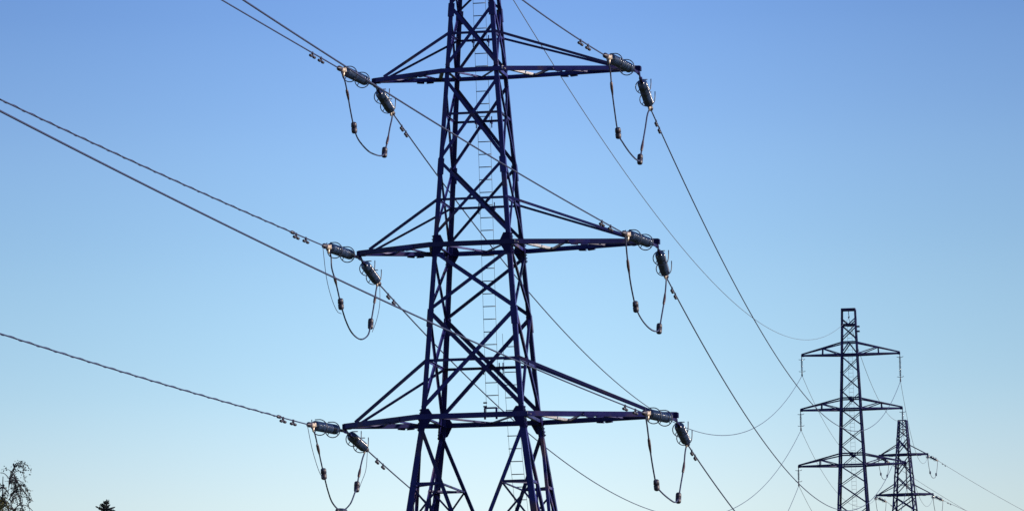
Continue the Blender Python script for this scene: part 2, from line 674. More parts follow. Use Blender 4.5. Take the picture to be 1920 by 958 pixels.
# ------------------------------------------------------------------ wires
def damper(pts_on, direction, size=1.0):
    """Stockbridge damper hanging under a wire at a point."""
    m = MB()
    d = direction.normalized()
    c = pts_on
    dn = V((0, 0, -1))
    m.box(c + dn * .05, d * .05, d.cross(UP).normalized() * .03, UP * .09)
    a, b = c + dn * .13 - d * .22 * size, c + dn * .13 + d * .22 * size
    m.tube([a, c + dn * .125, b], .012, 5)
    m.lathe(a - d * .10, d, [(0, .03), (.02, .052), (.16, .055), (.19, .03)], 10)
    m.lathe(b - d * .08, d, [(0, .03), (.03, .055), (.17, .052), (.19, .03)], 10)
    return m


def wire_mesh(fn, ts, r, seg=6, wave=0.0, period=.5):
    m = MB()
    pts = []
    for i, t in enumerate(ts):
        p = fn(t)
        if wave and t < 90:
            ph = 2 * math.pi * t / period
            w = wave * (.55 + .45 * math.sin(t * .37))
            p = p + V((math.cos(ph), 0, math.sin(ph))) * w
        pts.append(p)
    m.tube(pts, r, seg)
    return m


def add_wire(fn, ts, r, label, group, dampers, mat, wave=0, period=.5, name='power_line'):
    base = fn(ts[0])
    o = wire_mesh(fn, ts, r, 6, wave, period).build(name, mat, None, base)
    tag(o, label, 'power line', group)
    for t in dampers:
        c = fn(t)
        d = fn(t + .1) - fn(t - .1)
        damper(c, d).build('vibration_damper', WEIGHT, o)
    return o


def fit_free(start, az, pix):
    """Parabola z = z0 + a t + b t^2 leaving start along heading az through photo points."""
    h = heading(az)
    n = V((h.y, -h.x, 0))
    sxx = sxy = syy = 0
    r1 = r2 = 0
    for x, y in pix:
        p = on_plane(x, y, start, n)
        t, z = (p - start).dot(h), p.z - start.z
        w = 1 / max(abs(t), 20) ** .5
        sxx += w * t * t
        sxy += w * t ** 3
        syy += w * t ** 4
        r1 += w * t * z
        r2 += w * t * t * z
    if len(pix) == 1:
        return h, r1 / sxx, 0
    det = sxx * syy - sxy * sxy
    return h, (r1 * syy - r2 * sxy) / det, (sxx * r2 - sxy * r1) / det


def fit_sag(a, b, pix):
    """Mid-span sag of the wire from a to b that best passes through photo points."""
    h = V((b.x - a.x, b.y - a.y, 0))
    L = h.length
    h.normalize()
    n = V((h.y, -h.x, 0))
    s, k = 0, 0
    for x, y in pix:
        p = on_plane(x, y, a, n)
        t = (p - a).dot(h) / L
        base = a.z + (b.z - a.z) * t
        g = 4 * t * (1 - t)
        s += (base - p.z) * g
        k += g * g
    return s / k


def span(a, b, sag):
    return lambda t: a.lerp(b, t) - UP * (4 * sag * t * (1 - t))


NEAR_CLAMP = {('l', 1): (633, 127), ('l', 2): (605, 460), ('l', 3): (576, 795), ('r', 1): (1132, 103), ('r', 2): (1167, 436), ('r', 3): (1205, 773)}
FAR_CLAMP = {('l', 1): (738, 215), ('l', 2): (712, 534), ('l', 3): (689, 844), ('r', 1): (1221, 207), ('r', 2): (1250, 521), ('r', 3): (1290, 834)}
NEAR_PIX = {('l', 1): [(588, 101), (415, 0)], ('l', 2): [(545, 435), (400, 371), (300, 326), (225, 292), (150, 257), (75, 222), (0, 187)],
            ('l', 3): [(520, 780), (400, 747), (300, 719), (150, 671), (0, 626)], ('r', 1): [(1095, 80), (983, 0)],
            ('r', 2): [(1130, 415), (970, 320), (725, 180), (460, 0)], ('r', 3): [(1100, 730), (980, 680), (800, 602), (400, 412), (300, 362), (200, 310), (0, 207)]}
NEAR_DAMP = {('l', 1): [590, 606], ('l', 2): [556, 574], ('l', 3): [528, 547], ('r', 1): [1096, 1110], ('r', 2): [1130, 1146], ('r', 3): [1167, 1186]}
FAR_DAMP = {('l', 1): [753, 761], ('l', 2): [728, 738], ('l', 3): [707, 718], ('r', 1): [1230, 1236], ('r', 2): [1260, 1266], ('r', 3): [1297, 1303]}
SIDE = {'l': 'left', 'r': 'right'}
LEVEL = {1: 'top', 2: 'middle', 3: 'lowest'}
ends_near, ends_far = {}, {}
for key in TIPS:
    s, k = key
    arm = arms1[k - 1]
    u, z = arm['l'] if s == 'l' else arm['r']
    tip = T1.P(u - (.06 if s == 'r' else -.06), 0, z - arm['size'] * .5 - .10)
    ta, tb_ = tip - T1.w * .1, tip + T1.w * .1
    p, t = string_end(ta, *NEAR_CLAMP[key], -1)
    q, t2 = string_end(tb_, *FAR_CLAMP[key], 1)
    where = 'the big pylon\'s %s %s crossarm tip' % (LEVEL[k], SIDE[s])
    ends_near[key] = place_string(ta, p, 'dark barrel-shaped insulator pulling towards the camera at ' + where, 'tension insulators on the big pylon')
    ends_far[key] = place_string(tb_, q, 'dark insulator leading down and away behind ' + where, 'tension insulators on the big pylon')

# near span: towards and past the camera on its left
for key in TIPS:
    s, k = key
    a = ends_near[key][1]
    h, c1, c2 = fit_free(a, AZ_NEAR, NEAR_PIX[key])
    print('NEAR', key, 'slope', round(c1, 3), 'curv', round(c2, 5))
    c2 = max(-.0012, min(.0012, c2))
    fn = (lambda a, h, c1, c2: lambda t: a - h * t + UP * (-c1 * t + c2 * t * t))(a, h, c1, c2)
    n = V((h.y, -h.x, 0))
    dts = [-(on_plane(x, 500, a, n) - a).dot(h) for x in NEAR_DAMP[key]]
    ts = [i * .8 for i in range(300)]
    words = {('l', 1): 'smooth wire rising to the upper left from the top left crossarm tip',
             ('l', 2): 'wire with a thin cable wound round it, from the middle left crossarm tip',
             ('l', 3): 'lowest wire at the left picture edge, wound with a thin cable',
             ('r', 1): 'short stretch of wire rising to the upper left from the top right crossarm tip',
             ('r', 2): 'wire crossing in front of the pylon to the middle right crossarm tip',
             ('r', 3): 'smooth wire crossing before the pylon from left edge to lowest right crossarm tip'}[key]
    o = add_wire(fn, ts, .026, words, 'conductors of the near span', dts, WIRE)
    if s == 'l' and k > 1:          # a thin communication cable is wound round this conductor
        t0 = -(on_plane({2: 549, 3: 520}[k], 500, a, n) - a).dot(h)
        pts = []
        for i in range(620):
            t = t0 + i * .13
            ph = 2 * math.pi * t / 1.62
            d = V((h.y, -h.x, 0)) * math.cos(ph) + UP * math.sin(ph)
            pts.append(fn(t) + d * .030)
        m = MB()
        m.tube(pts, .0115, 5)
        m.build('wound_cable', WIRE, o)
        m = MB()
        d = (fn(t0 + .1) - fn(t0 - .1)).normalized()
        m.lathe(fn(t0) - d * .22, d, [(0, .03), (.03, .06), (.3, .065), (.44, .03)], 10)
        m.build('cable_clamp', WEIGHT, o)

# jumper loops between the two clamps under each tip
JUMP = {('l', 1): [(646, 150), (652, 178), (657, 207), (664, 240), (672, 262), (690, 283), (706, 291), (716, 292), (721, 286), (727, 262), (731, 240), (735, 222)],
        ('l', 2): [(620, 478), (622, 502), (629, 527), (634, 548), (639, 570), (648, 600), (660, 624), (676, 636), (690, 628), (695, 607), (699, 585), (703, 560), (706, 540)],
        ('l', 3): [(590, 812), (597, 843), (602, 866), (607, 888), (615, 920), (624, 943), (640, 957), (656, 945), (665, 924), (669, 912), (674, 885), (679, 862), (683, 850)],
        ('r', 1): [(1144, 132), (1147, 165), (1152, 205), (1159, 250), (1168, 268), (1182, 288), (1194, 300), (1200, 299), (1204, 275), (1210, 240), (1214, 215)],
        ('r', 2): [(1174, 460), (1178, 500), (1184, 540), (1192, 575), (1202, 597), (1216, 614), (1229, 621), (1236, 616), (1241, 590), (1246, 560), (1249, 530)],
        ('r', 3): [(1213, 795), (1218, 835), (1224, 875), (1231, 909), (1240, 922), (1255, 935), (1266, 941), (1272, 933), (1277, 905), (1282, 875), (1285, 845)]}
WEIGHTS = {('l', 1): [3, 8], ('l', 2): [4, 9], ('l', 3): [3, 9], ('r', 1): [3, 7], ('r', 2): [3, 7], ('r', 3): [3, 7]}
SLEEVES = {('l', 1): [1, 9], ('l', 2): [2, 11], ('l', 3): [1, 10], ('r', 1): [1, 8], ('r', 2): [1, 9], ('r', 3): [1, 9]}


def catmull(pts, n=5):
    out = []
    P = [pts[0] * 2 - pts[1]] + pts + [pts[-1] * 2 - pts[-2]]
    for i in range(1, len(P) - 2):
        for k in range(n):
            t = k / n
            a, b, c, d = P[i - 1], P[i], P[i + 1], P[i + 2]
            out.append(.5 * ((2 * b) + (c - a) * t + (2 * a - 5 * b + 4 * c - d) * t * t + (3 * b - a - 3 * c + d) * t ** 3))
    out.append(pts[-1])
    return out


for key in TIPS:
    s, k = key
    a, b = ends_near[key][0], ends_far[key][0]
    h = V((b.x - a.x, b.y - a.y, 0)).normalized()
    n = V((h.y, -h.x, 0))
    L = (b - a).dot(h)
    pts, last = [a], 0
    for x, y in JUMP[key]:
        p = on_plane(x, y, a, n)
        pts.append(p)
    pts.append(b)
    cur = catmull(pts)
    m = MB()
    m.tube(cur, .030, 6)
    o = m.build('jumper_loop', WIRE, None, a)
    tag(o, 'hanging jumper loop with two dark weights under the big pylon\'s %s %s crossarm tip' % (LEVEL[k], SIDE[s]), 'cable',
        'jumper loops on the big pylon')
    for i in WEIGHTS[key]:
        c = pts[i + 1]
        d = (pts[i + 2] - pts[i]).normalized()
        if d.z > 0:
            d = -d
        d = (d * .5 + V((0, 0, -1))).normalized() if abs(d.z) < .9 else d
        m = MB()
        m.lathe(c - d * .22, d, [(0, .04), (.02, .085), (.05, .105), (.2, .112), (.21, .09), (.23, .09), (.24, .112), (.39, .105), (.42, .085), (.44, .04)], 14)
        m.build('counterweight', WEIGHT, o)
    if key == ('l', 3):
        d = (pts[8] - pts[6]).normalized()
        m = MB()
        m.lathe(pts[7] - d * .8, d, [(0, .03), (.1, .08), (.5, .1), (1.1, .1), (1.5, .08), (1.6, .03)], 12)
        m.build('counterweight', WEIGHT, o)
    for i in SLEEVES[key]:
        c0, c1 = pts[i + 1].lerp(pts[i], .35), pts[i + 1].lerp(pts[i + 2], .35)
        m = MB()
        m.tube([c0, c0.lerp(pts[i + 1], .2), pts[i + 1], c1], [.032, .052, .055, .032], 8)
        m.build('sleeve', SLEEVE, o)
    if s == 'l' and k > 1:          # thin second lead beside the loop
        off = {2: [(604, 470), (612, 520), (622, 560), (632, 583), (640, 588)], 3: [(576, 803), (585, 840), (597, 880), (606, 897)]}[k]
        off2 = {2: [(718, 541), (712, 570), (706, 600), (698, 622)], 3: [(695, 852), (686, 880), (677, 905), (671, 922)]}[k]
        m = MB()
        m.tube(catmull([ends_near[key][1]] + [on_plane(x, y, a, n) for x, y in off[1:]]), .012, 5)
        m.tube(catmull([ends_far[key][1]] + [on_plane(x, y, a, n) for x, y in off2[1:]]), .012, 5)
        m.build('thin_lead', WIRE, o)

# ------------------------------------------------------------------ second pylon (suspension)
T2 = Frame(1598.4, 872, 524.0, 8.5)


def uz2(x, y):
    return T2.uz(x, y)


def suspension_pylon(fr, root, mat):
    zy = lambda y: fr.uz(1598.4 - .0160 * (872 - y), y)[1]
    wid = [(580, 27), (610, 28.5), (642, 29.5), (667, 32), (767, 40), (872, 49), (958, 57.5), (1100, 74), (1240, 98)]
    tab = [(zy(y), w / 2 / 16.22) for y, w in wid]
    hw = lambda z: interp(tab, z)
    gz = ground_z(fr.o.x, fr.o.y)
    base = gz
    C = lambda su, sw, z: fr.P(su * hw(z), sw * hw(z), z)
    faces = [((-1, -1), (1, -1), -1 * fr.w), ((-1, 1), (1, 1), 1 * fr.w), ((-1, -1), (-1, 1), -1 * fr.u), ((1, -1), (1, 1), 1 * fr.u)]
    cuts = [base, zy(1100), zy(958), zy(872), zy(767), zy(667), zy(610), zy(580)]
    sizes = [.26, .25, .23, .21, .19, .17, .15]
    for su in (-1, 1):
        for sw in (-1, 1):
            m = MB()
            for i in range(len(cuts) - 1):
                m.angle(C(su, sw, cuts[i] - .03), C(su, sw, cuts[i + 1]), sizes[i], .03, fr.u * -su, fr.w * -sw)
            m.build('leg', mat, root)
            m = MB()
            m.lathe(C(su, sw, base) - UP, UP, [(0, .6), (1, .6), (1.25, .45)], 12)
            m.build('foundation', GALV, root)

    def brace(p, q, n, size, off=.0, name='diagonal_brace'):
        d = (q - p).normalized()
        side = n.cross(d)
        m = MB()
        m.angle(p + n * off - side * size / 2, q + n * off - side * size / 2, size, .02, side, -n)
        return m.build(name, mat, root)

    # single diagonals falling to the right on the near face and rising on the far one
    lv = [667, 698, 731, 767, 799, 833, 872, 906, 945, 990, 1040, 1100, 1165]
    for y0, y1 in zip(lv, lv[1:]):
        for k, (a, b, n) in enumerate(faces):
            p, q = (a, b) if k in (0, 3) else (b, a)
            size = .14 if y0 < 900 else .16
            brace(C(*p, zy(y0)), C(*q, zy(y1)), n, size if k == 0 else size * .7)
            if k == 1:
                e0, e1 = C(*p, zy(y0)), C(*q, zy(y1))
                brace(e0.lerp(e1, .12) - UP * .26, e0.lerp(e1, .93) - UP * .26, n, size * .5, -.05)
    for a, b, n in faces:
        brace(C(*a, zy(609)), C(*b, zy(636)), n, .12)
        brace(C(*b, zy(609)), C(*a, zy(636)), n, .12, -.03)
        brace(C(*a, zy(609)), C(*b, zy(609)), n, .16, 0, 'horizontal_rail')
        brace(C(*a, zy(597)), C(*a, zy(609)).lerp(C(*b, zy(609)), .5), n, .13)
        brace(C(*b, zy(597)), C(*a, zy(609)).lerp(C(*b, zy(609)), .5), n, .13)
        brace(C(*a, zy(643)).lerp(C(*b, zy(643)), .5), C(*a, zy(665)), n, .14)
        brace(C(*a, zy(643)).lerp(C(*b, zy(643)), .5), C(*b, zy(665)), n, .14)
        brace(C(*a, zy(580.5)), C(*b, zy(580.5)), n, .2, 0, 'top_beam')
        brace(C(*a, base + .5), C(*b, zy(1165)), n, .16)
        brace(C(*b, base + .5), C(*a, zy(1165)), n, .16, -.03)
    # earth wire hanger under the top beam
    m = MB()
    c = fr.P(0, 0, zy(580.5))
    m.tube([c, c - UP * .55, c - UP * .9 + fr.u * .08], .04, 6)
    m.lathe(c - UP * 1.0, UP, [(0, .04), (.05, .09), (.15, .09), (.2, .04)], 8)
    m.build('earth_wire_hanger', PLATE, root)
    m = MB()
    for y in (614, 623):
        p = C(1, -1, zy(y))
        m.box(p + fr.u * .22, fr.u * .2, fr.w * .03, UP * .10)
    m.build('number_plate', PLATE, root)
    lad = empty('ladder', fr.P(0, 0, base))
    lad.parent = root
    lad.location = V((0, 0, 0))
    z = base + 2.5
    L = lambda s, z: fr.P(.0 + s * .26, hw(z) + .1, z)
    for s in (-1, 1):
        m = MB()
        for i in range(10):
            za, zb = base + 2.5 + (zy(600) - base - 2.5) * i / 10, base + 2.5 + (zy(600) - base - 2.5) * (i + 1) / 10
            m.beam(L(s, za), L(s, zb), .012, .012, up=V(fr.w))
        m.build('stringer', GALV, lad)
    m = MB()
    m.tube([fr.u * -.26, fr.u * .26], .016, 5)
    first = m.build('rung', GALV, lad, V((0, 0, 0)))
    while z < zy(605):
        r = first if first.get('_base') else first.copy()
        if r is not first:
            COL.objects.link(r)
            r.parent = lad
        else:
            del first['_base']
        r.location = L(0, z) - V(root['_base'])
        z += .45
    tips = {}
    for k, (yc, ys, lt, rt) in enumerate(((665, 643, (1503, 667), (1687, 662)), (767, 748, (1501, 769.5), (1692, 765)), (872, 852, (1497, 874.5), (1699, 868)))):
        z, zs = zy(yc), zy(ys)
        ca = empty('crossarm', fr.P(0, 0, z))
        ca.parent = root
        ca.location = V(ca['_base']) - V(root['_base'])
        hz = hw(z) + .02
        for s, px in ((-1, lt), (1, rt)):
            u, zz = fr.uz(*px)
            tip = fr.P(u, 0, zz)
            tips[(s, k + 1)] = tip
            for sw in (-1, 1):
                a, b = fr.P(s * hz, sw * hz, z), tip + fr.w * sw * .1
                m = MB()
                m.angle(a - UP * .09, b - UP * .09, .2, .03, UP, fr.w * -sw)
                m.build('chord', mat, ca)
                m = MB()
                c = C(s, sw, zs)
                m.angle(c - UP * .05, b + UP * .08, .15, .03, UP, fr.w * -sw)
                m.build('strut', mat, ca)
                m = MB()
                t = .48
                pc, ps = a.lerp(b, t), c.lerp(b + UP * .1, t)
                m.angle(pc, ps, .11, .02, fr.u, fr.w * -sw)
                m.angle(a, ps, .11, .02, UP, fr.w * -sw)
                m.build('web_member', mat, ca)
            m = MB()
            m.angle(fr.P(s * hz, -hz, z), tip.lerp(fr.P(s * hz, hz, z), .5), .1, .02, UP, fr.u)
            m.angle(fr.P(s * hz, hz, z), tip.lerp(fr.P(s * hz, -hz, z), .5), .1, .02, UP, fr.u)
            m.build('plan_brace', mat, ca)
            m = MB()
            m.box(tip - fr.u * s * .1, fr.u * .15, fr.w * .17, UP * .12)
            m.build('end_plate', PLATE, ca)
        for sw in (-1, 1):
            m = MB()
            m.angle(fr.P(-hz, sw * hz, z - .1), fr.P(hz, sw * hz, z - .1), .2, .03, UP, fr.w * -sw)
            m.build('chord', mat, ca)
            m = MB()
            m.angle(C(-1, sw, zs), C(1, sw, zs), .16, .02, UP, fr.w * -sw)
            m.build('strut', mat, ca)
            if k:
                m = MB()
                m.box(fr.P(0, sw * hw(zs), zs), fr.u * .22, fr.w * .02, UP * .2)
                m.build('gusset_plate', PLATE, ca)
    return tips, zy


root2 = empty('lattice_pylon', V((T2.o.x, T2.o.y, ground_z(T2.o.x, T2.o.y))))
tag(root2, 'slim distant lattice pylon with a square open top and three narrow symmetrical crossarms', 'pylon', 'lattice pylons along the power line')
tips2, zy2 = suspension_pylon(T2, root2, STEEL_FAR)


def suspension_string(length):
    root = empty('insulator_string', V((0, 0, 0)))
    D = V((0, 0, -1))
    m = MB()
    m.tube([V((0, 0, .1)), V((0, 0, -.28))], .045, 6)
    m.build('link', PLATE, root)
    m = MB()
    n = int((length - .9) / .15)
    prof = [(-.02, .04)]
    for i in range(n):
        s = i * .15
        prof += [(s, .05), (s + .03, .06), (s + .05, .135), (s + .08, .14), (s + .1, .06), (s + .13, .045)]
    prof.append((n * .15 + .1, .04))
    m.lathe(V((0, 0, -.25)), D, prof, 10)
    m.build('disc_stack', GLASS, root)
    for z in (-.3, -(length - .62)):
        m = MB()
        m.tube([V((-.36, 0, z)), V((-.2, 0, z - .03)), V((.2, 0, z - .03)), V((.36, 0, z))], .03, 6)
        m.tube([V((.36, 0, z)), V((.38, 0, z + .1))], .025, 5)
        m.build('horn', RING, root)
    m = MB()
    e = -(length - .2)
    m.tube([V((0, 0, e + .5)), V((-.02, -.12, e))], .05, 6)
    m.tube([V((0, 0, e + .5)), V((.02, .12, e))], .05, 6)
    m.lathe(V((0, -.35, e - .06)), V((0, 1, 0)), [(0, .04), (.15, .09), (.55, .09), (.7, .04)], 8)
    m.build('clamp', WEIGHT, root)
    return root


BOT2 = {(-1, 1): (1506, 704), (1, 1): (1687.5, 714), (-1, 2): (1503, 806), (1, 2): (1692.5, 812), (-1, 3): (1499, 910), (1, 3): (1700, 915)}
wire2 = {}
for (s, k), tip in tips2.items():
    L = tip.z - on_plane(BOT2[(s, k)][0], BOT2[(s, k)][1], tip, T2.w).z
    o = suspension_string(L)
    o.location = tip - UP * .12
    o.rotation_euler = (0, 0, R(-8.5))
    tag(o, 'thin hanging insulator under the slim square-topped pylon\'s %s %s crossarm tip' % (LEVEL[k], 'left' if s < 0 else 'right'),
        'insulator', 'hanging insulators on the slim pylon')
    wire2[(s, k)] = tip - UP * (L - .02)
    print('SUSP', s, k, round(L, 2))

# ------------------------------------------------------------------ far span: big pylon to the slim one
FAR_PIX = {('l', 1): [(764, 254), (820, 325), (913, 449), (992, 546), (1215, 755), (1365, 816), (1430, 800)],
           ('l', 2): [(800, 625), (905, 735), (1030, 840), (1230, 957), (1380, 955), (1440, 900)],
           ('l', 3): [(768, 908), (1478, 958)],
           ('r', 1): [(1300, 380), (1480, 702), (1525, 758), (1573, 799), (1660, 775)],
           ('r', 2): [(1380, 745), (1470, 880), (1569, 953)],
           ('r', 3): [(1378, 958)]}
FAR_WORDS = {('l', 1): 'wire from the top left crossarm, behind the big pylon, sagging to the slim pylon',
             ('l', 2): 'wire passing behind the big pylon from the middle left crossarm and dipping below the picture',
             ('l', 3): 'wire running down behind the big pylon\'s legs from the lowest left crossarm',
             ('r', 1): 'wire running down from the top right crossarm behind the slim pylon',
             ('r', 2): 'wire running down from the middle right crossarm to the foot of the slim pylon',
             ('r', 3): 'short wire running down and away from the lowest right crossarm'}
for key in TIPS:
    s, k = key
    a, b = ends_far[key][1], wire2[(-1 if s == 'l' else 1, k)]
    sag = fit_sag(a, b, FAR_PIX[key])
    L = (b - a).length
    fn = span(a, b, sag)
    res = []
    for x, y in FAR_PIX[key]:
        best = min((abs(project(fn(i / 800))[0] - x) + (0 if 1 else 0), i) for i in range(0, 801))[1]
        c = min(range(0, 801), key=lambda i: (project(fn(i / 800))[0] - x) ** 2 + (project(fn(i / 800))[1] - y) ** 2)
        res.append(round(math.hypot(project(fn(c / 800))[0] - x, project(fn(c / 800))[1] - y), 1))
    print('FAR', key, 'sag', round(sag, 2), 'L', round(L, 1), 'res', res)
    dts = []
    for x in FAR_DAMP[key]:
        i = min(range(0, 400), key=lambda i: abs(project(fn(i / 4000))[0] - x))
        dts.append(i / 4000)
    base = a
    ts = [(i / 150) for i in range(151)]
    o = wire_mesh(fn, ts, .027).build('power_line', WIRE, None, base)
    tag(o, FAR_WORDS[key], 'power line', 'conductors of the far span')
    for t in dts:
        damper(fn(t), fn(t + .001) - fn(t), .9).build('vibration_damper', WEIGHT, o)

# earth wire
a = T1.P(0, 0, zt1['top'] - .1)
b = T2.P(0, 0, zy2(580.5)) - UP * 1.0
pix = [(965, 0), (1060, 150), (1130, 260), (1250, 430), (1400, 590), (1500, 635), (1560, 625)]
sag = fit_sag(a, b, pix)
print('EARTH sag', sag)
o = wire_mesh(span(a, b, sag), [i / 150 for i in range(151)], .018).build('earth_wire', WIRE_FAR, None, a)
tag(o, 'thin pale earth wire curving from the big pylon\'s top to the slim pylon\'s top', 'power line', 'earth wires')

# ------------------------------------------------------------------ third pylon (tension, the line turns right)
D3 = 731.0
AZ3 = 23.0
T3 = Frame(1694.0, 851, D3, 14.8)
dz = T3.uz(1694.0, 851)[1] - zt1['up']
zt3 = {k: v + dz for k, v in zt1.items()}
zt3['base'] = ground_z(T3.o.x, T3.o.y)
hw3 = [(z + dz, h * 1.08) for z, h in hw1]
arms3 = []
for k, (lx, rx, yl, yr) in enumerate(((1648, 1740, 853.5, 850.5), (1643, 1750, 928, 925.5), (1637, 1758, 1003, 1001))):
    l, r = T3.uz(lx, yl), T3.uz(rx, yr)
    arms3.append(dict(z=(l[1] + r[1]) / 2, zr=zt3[('r1', 'r3', 'r5')[k]], size=.3, gus=(.3, .4, .3), l=l, r=r, strut=.13))
root3 = empty('lattice_pylon', V((T3.o.x, T3.o.y, zt3['base'])))
tag(root3, 'farthest lattice pylon with a flat narrow top, partly hidden behind the slim pylon\'s right side', 'pylon', 'lattice pylons along the power line')
tension_pylon(T3, root3, zt3, hw3, arms3, STEEL_FAR, ladder=None, fine=False, heavy=1.4)
FAR3 = {('l', 1): [(1720, 901), (1818, 958)], ('r', 1): [(1800, 890), (1920, 955)], ('r', 2): [(1820, 958)], ('l', 2): [(1730, 985)]}
W3 = {('l', 1): 'thin far wire from the hidden left tip of the farthest pylon\'s upper crossarm',
      ('r', 1): 'long straight thin wire from the farthest pylon\'s right tip to the right picture edge',
      ('r', 2): 'short thin wire from the farthest pylon\'s lower right tip to the bottom edge',
      ('l', 2): 'faint wire leaving the farthest pylon\'s lower left tip to the right'}
for key in (('l', 1), ('r', 1), ('l', 2), ('r', 2)):
    s, k = key
    arm = arms3[k - 1]
    u, z = arm['l'] if s == 'l' else arm['r']
    tip = T3.P(u, 0, z - .28)
    back = heading(AZ_FAR) * -1 - UP * .12
    fwd = heading(AZ3) - UP * .085
    words = 'farthest pylon\'s %s %s crossarm tip' % ({1: 'upper', 2: 'lower'}[k], SIDE[s])
    n0, n1 = place_string(tip - T3.w * .1, tip + back, 'small insulator facing the slim pylon at the ' + words, 'tension insulators on the farthest pylon')
    f0, f1 = place_string(tip + T3.w * .1, tip + fwd, 'small insulator leading away to the right from the ' + words, 'tension insulators on the farthest pylon')
    # jumper
    pts = []
    for t in (0, .04, .1, .2, .3, .42, .55, .68, .8, .9, .96, 1):
        p = n0.lerp(f0, t)
        pts.append(p - UP * (3.1 * (1 - abs(2 * t - 1) ** 2.6) ** .8))
    cur = catmull(pts, 3)
    m = MB()
    m.tube(cur, .045, 5)
    o = m.build('jumper_loop', WIRE_FAR, None, n0)
    tag(o, 'small jumper loop with two weights under the ' + words, 'cable', 'jumper loops on the farthest pylon')
    for i in (3, 8):
        m = MB()
        m.lathe(pts[i] + UP * .3, V((0, 0, -1)), [(0, .05), (.05, .13), (.45, .13), (.5, .05)], 10)
        m.build('counterweight', PLATE, o)
    # onward wire
    h, c1, c2 = fit_free(f1, AZ3, FAR3[key])
    if len(FAR3[key]) < 2 or abs(c2) > .0006:
        h, c1, _ = fit_free(f1, AZ3, FAR3[key][-1:])
        c2 = .0003
        c1 -= c2 * 60
    print('T3 wire', key, round(c1, 3), round(c2, 5))
    fn = (lambda a, h, c1, c2: lambda t: a + h * t + UP * (c1 * t + c2 * t * t))(f1, h, c1, c2)
    ts = [i * 3.0 for i in range(90)]
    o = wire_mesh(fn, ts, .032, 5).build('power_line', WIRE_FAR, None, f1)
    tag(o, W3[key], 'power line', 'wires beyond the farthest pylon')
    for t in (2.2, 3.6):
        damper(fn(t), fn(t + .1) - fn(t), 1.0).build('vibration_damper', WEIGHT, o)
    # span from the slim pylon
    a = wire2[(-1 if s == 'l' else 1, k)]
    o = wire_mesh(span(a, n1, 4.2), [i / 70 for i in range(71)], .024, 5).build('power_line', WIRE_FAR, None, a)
    tag(o, 'thin pale wire from the slim pylon\'s %s %s insulator to the farthest pylon' % ({1: 'top', 2: 'middle'}[k], SIDE[s]), 'power line', 'wires between the two distant pylons')
# lowest pair, whose far ends lie below the picture
for s in (-1, 1):
    a = wire2[(s, 3)]
    arm = arms3[2]
    u, z = arm['l'] if s < 0 else arm['r']
    b = T3.P(u, 0, z - .3)
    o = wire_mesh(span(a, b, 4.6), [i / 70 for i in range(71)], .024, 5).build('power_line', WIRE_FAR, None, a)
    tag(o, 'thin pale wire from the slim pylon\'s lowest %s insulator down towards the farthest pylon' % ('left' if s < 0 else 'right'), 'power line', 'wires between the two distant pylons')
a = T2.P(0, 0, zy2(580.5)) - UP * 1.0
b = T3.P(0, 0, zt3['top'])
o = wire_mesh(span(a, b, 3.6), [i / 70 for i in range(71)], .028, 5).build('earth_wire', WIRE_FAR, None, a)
tag(o, 'thin pale earth wire behind the slim pylon, running to the farthest pylon\'s top', 'power line', 'earth wires')

# ------------------------------------------------------------------ trees
BARK = material('birch_bark', (.10, .09, .085), (.32, .30, .28), .8, scale=3, spec=.2, stretch=(1, 1, .3))
TWIG = material('dark_twigs', (.010, .010, .022), (.022, .018, .026), .8, scale=6, spec=.2)
SBARK = material('spruce_bark', (.016, .014, .018), (.035, .026, .026), .9, scale=5, spec=.1)


def leaf_material(name, c1, c2, trans=.25):
    m = bpy.data.materials.new(name)
    n, l = nodes_of(m)
    b = n['Principled BSDF']
    g = n.new('ShaderNodeNewGeometry')
    cr = n.new('ShaderNodeValToRGB')
    cr.color_ramp.elements[0].color = (*c1, 1)
    cr.color_ramp.elements[1].color = (*c2, 1)
    l.new(g.outputs['Random Per Island'], cr.inputs['Fac'])
    l.new(cr.outputs['Color'], b.inputs['Base Color'])
    b.inputs['Roughness'].default_value = .55
    b.inputs['Specular IOR Level'].default_value = .3
    t = n.new('ShaderNodeBsdfTranslucent')
    l.new(cr.outputs['Color'], t.inputs['Color'])
    mx = n.new('ShaderNodeMixShader')
    mx.inputs['Fac'].default_value = trans
    l.new(b.outputs['BSDF'], mx.inputs[1])
    l.new(t.outputs['BSDF'], mx.inputs[2])
    l.new(mx.outputs['Shader'], n['Material Output'].inputs['Surface'])
    return m


BIRCH_LEAF = leaf_material('birch_leaf', (.014, .020, .040), (.040, .048, .036))
OLIVE_LEAF = leaf_material('olive_leaf', (.016, .019, .005), (.040, .042, .012))
NEEDLE = leaf_material('spruce_needle', (.008, .013, .028), (.022, .032, .034), .15)


def leaf(m, p, size, rnd):
    a = V((rnd.gauss(0, 1), rnd.gauss(0, 1), rnd.gauss(0, 1))).normalized()
    b = a.orthogonal().normalized()
    c = a.cross(b)
    t = rnd.uniform(0, 6.28)
    x = (b * math.cos(t) + c * math.sin(t)) * size
    y = (c * math.cos(t) - b * math.sin(t)) * size * .7
    m.add([p - x, p - y * .9, p + x * 1.2, p + y * .9], [(0, 1, 2, 3)])


